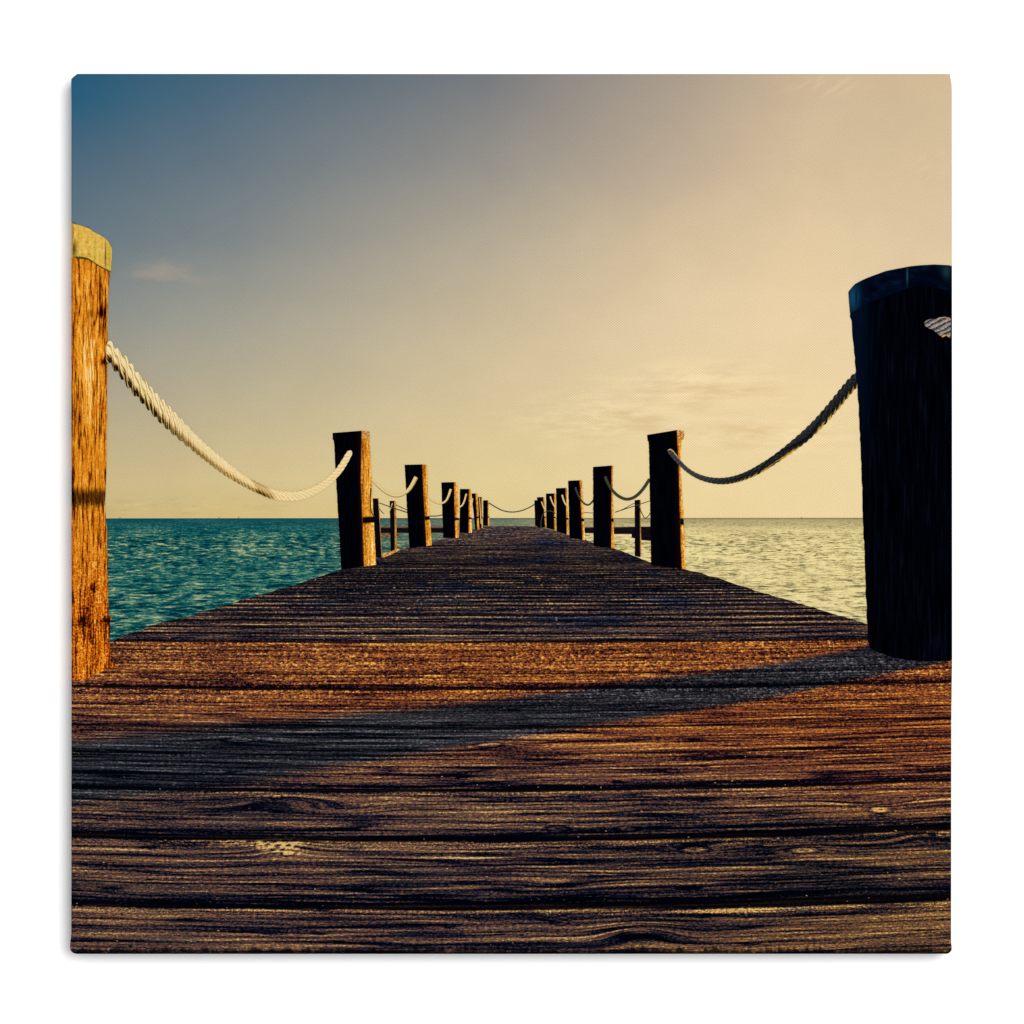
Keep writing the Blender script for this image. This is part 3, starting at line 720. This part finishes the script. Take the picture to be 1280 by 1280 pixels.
ropeB = rope('printed_rope', [(834.6, 562.6), (838, 560.6), (842, 563.4), (852.8, 578.6), (866, 589.8), (885.6, 597), (907.5, 597.8), (929.4, 591.6), (951, 579.8), (968.8, 568), (995, 546.8), (1017, 526.4), (1038.8, 501), (1058.5, 476), (1071, 464)],
     [(834.6, 565.4), (838, 570), (846, 578.6), (859.4, 591.6), (877, 601.4), (901, 606.4), (925, 602.6), (951, 591.8), (977.5, 574.3), (1006, 554.6), (1028, 534), (1049.7, 509.4), (1060.6, 495.6), (1072.6, 482)],
     M['dark'], 6.9, root, lambda u: 0.4 + 2.2 * max(0, (u - 90) / 220), lambda u: 6.0 if u < 150 else 8.5, 260)
ropeB['label'] = 'thick dark rope seen against the light'
TR = [  # points, widths, light?, layer
    ([(464, 599), (478, 613.2), (490.6, 620), (501.6, 619.4), (511, 613), (516, 605), (520.3, 596.4)], 2.4, 5.2, 1, 6.5),
    ([(534.5, 622), (543.8, 627.8), (550, 630), (557, 627.4), (560.6, 621), (563.6, 611.4)], 1.6, 3.2, 1, 6.0),
    ([(574, 634), (577.5, 632.5), (580.5, 627), (583, 617.2)], 2.0, 2.2, 1, 5.7),
    ([(588.8, 634.6), (590, 630), (590.9, 623)], 1.4, 1.6, 1, 5.5),
    ([(599.4, 622), (600.4, 640), (601.4, 655)], 0.9, 1.2, 1, 5.35),
    ([(610.5, 628.3), (621.3, 635), (630.6, 639.2), (641.6, 640.4), (652.5, 638.4), (661.9, 634.3), (669, 630)], 1.3, 1.2, 0, 4.9),
    ([(676.7, 627), (679, 633), (681.6, 638.4)], 1.4, 1.4, 1, 5.3),
    ([(676, 661), (676.6, 648), (679.5, 641), (686, 638), (692, 640), (694.6, 642.5)], 1.2, 1.0, 0, 5.5),
    ([(687.7, 620.6), (690, 628), (694, 634.7)], 1.8, 1.4, 1, 5.5),
    ([(702.4, 618.6), (704.6, 626), (707.4, 631.6), (711, 633.6)], 2.2, 1.6, 1, 5.7),
    ([(719, 609), (721, 615), (726, 625.4), (732, 631.2), (737.5, 631), (742.2, 624.4)], 2.4, 2.0, 0, 6.0),
    ([(756.4, 595.6), (758.6, 602), (764.6, 612.4), (773, 620.6), (784, 625), (795, 621), (804.4, 611), (812, 598.8)], 3.4, 4.0, 0, 6.4),
    ([(768.6, 640.4), (778, 637.2), (786, 632.6), (793.6, 628.6)], 0.9, 0.8, 0, 3.9),
    ([(768.6, 640.4), (785, 635), (798, 631), (812.4, 626)], 1.0, 0.9, 0, 3.9),
    ([(798, 630), (801.4, 640), (806, 648.6), (810, 646), (812.6, 641)], 1.0, 1.0, 0, 3.9),
    ([(730, 640.6), (742, 641.2)], 0.7, 0.7, 0, 3.9),
    ([(474, 628.6), (491, 634.8), (511, 641.2)], 1.0, 1.2, 0, 3.9),
    ([(494.6, 631), (502, 634.4), (510.6, 638.2)], 0.9, 0.9, 0, 3.9),
    ([(474, 635.4), (476.4, 639), (480, 642.2)], 0.8, 0.8, 0, 3.9),
    ([(485, 642), (488, 637), (490.6, 629)], 0.8, 1.0, 1, 3.9),
    ([(537, 645), (545, 645.2), (553, 643.6)], 1.2, 1.2, 0, 3.9),
    ([(463.6, 610), (462.8, 622), (463.2, 637), (465.6, 643), (468, 645.2)], 1.8, 1.4, 0, 6.8),
]
for pts, w0, w1, lt, la in TR:
    thin_rope('printed_rope', pts, w0, w1, M['finel' if lt else 'fined'], la, root)

# ------------------------------------------------------------------ light: bright white studio, key from upper right
w = bpy.data.worlds.new('World'); sc.world = w; w.use_nodes = True
bg = w.node_tree.nodes['Background']; bg.inputs[0].default_value = (1, 1, 1, 1); bg.inputs[1].default_value = 0.68
def area(name, loc, size, power):
    l = bpy.data.lights.new(name, 'AREA'); l.shape = 'DISK'; l.size = size; l.energy = power; l.color = (1, 1, 1)
    o = bpy.data.objects.new(name, l); C.objects.link(o); o.location = loc
    o.rotation_euler = (Vector((0, 0, 0)) - Vector(loc)).to_track_quat('-Z', 'Y').to_euler()
    return o
area('studio_key_light', (1.9, -6.0, 1.25), 3.8, 395)

cam = bpy.data.cameras.new('camera'); co = bpy.data.objects.new('camera', cam); C.objects.link(co)
D = 3.0
co.location = (0, -D - T, 0); co.rotation_euler = (math.pi / 2, 0, 0)
cam.sensor_width = 36; cam.lens = 36 * D / (1280 * S); cam.clip_end = 50; cam.clip_start = 0.05
sc.camera = co
sc.view_settings.view_transform = 'Standard'; sc.view_settings.look = 'None'
sc.view_settings.exposure = 0; sc.view_settings.gamma = 1; sc.view_settings.use_curve_mapping = False
sc.cycles.max_bounces = 4
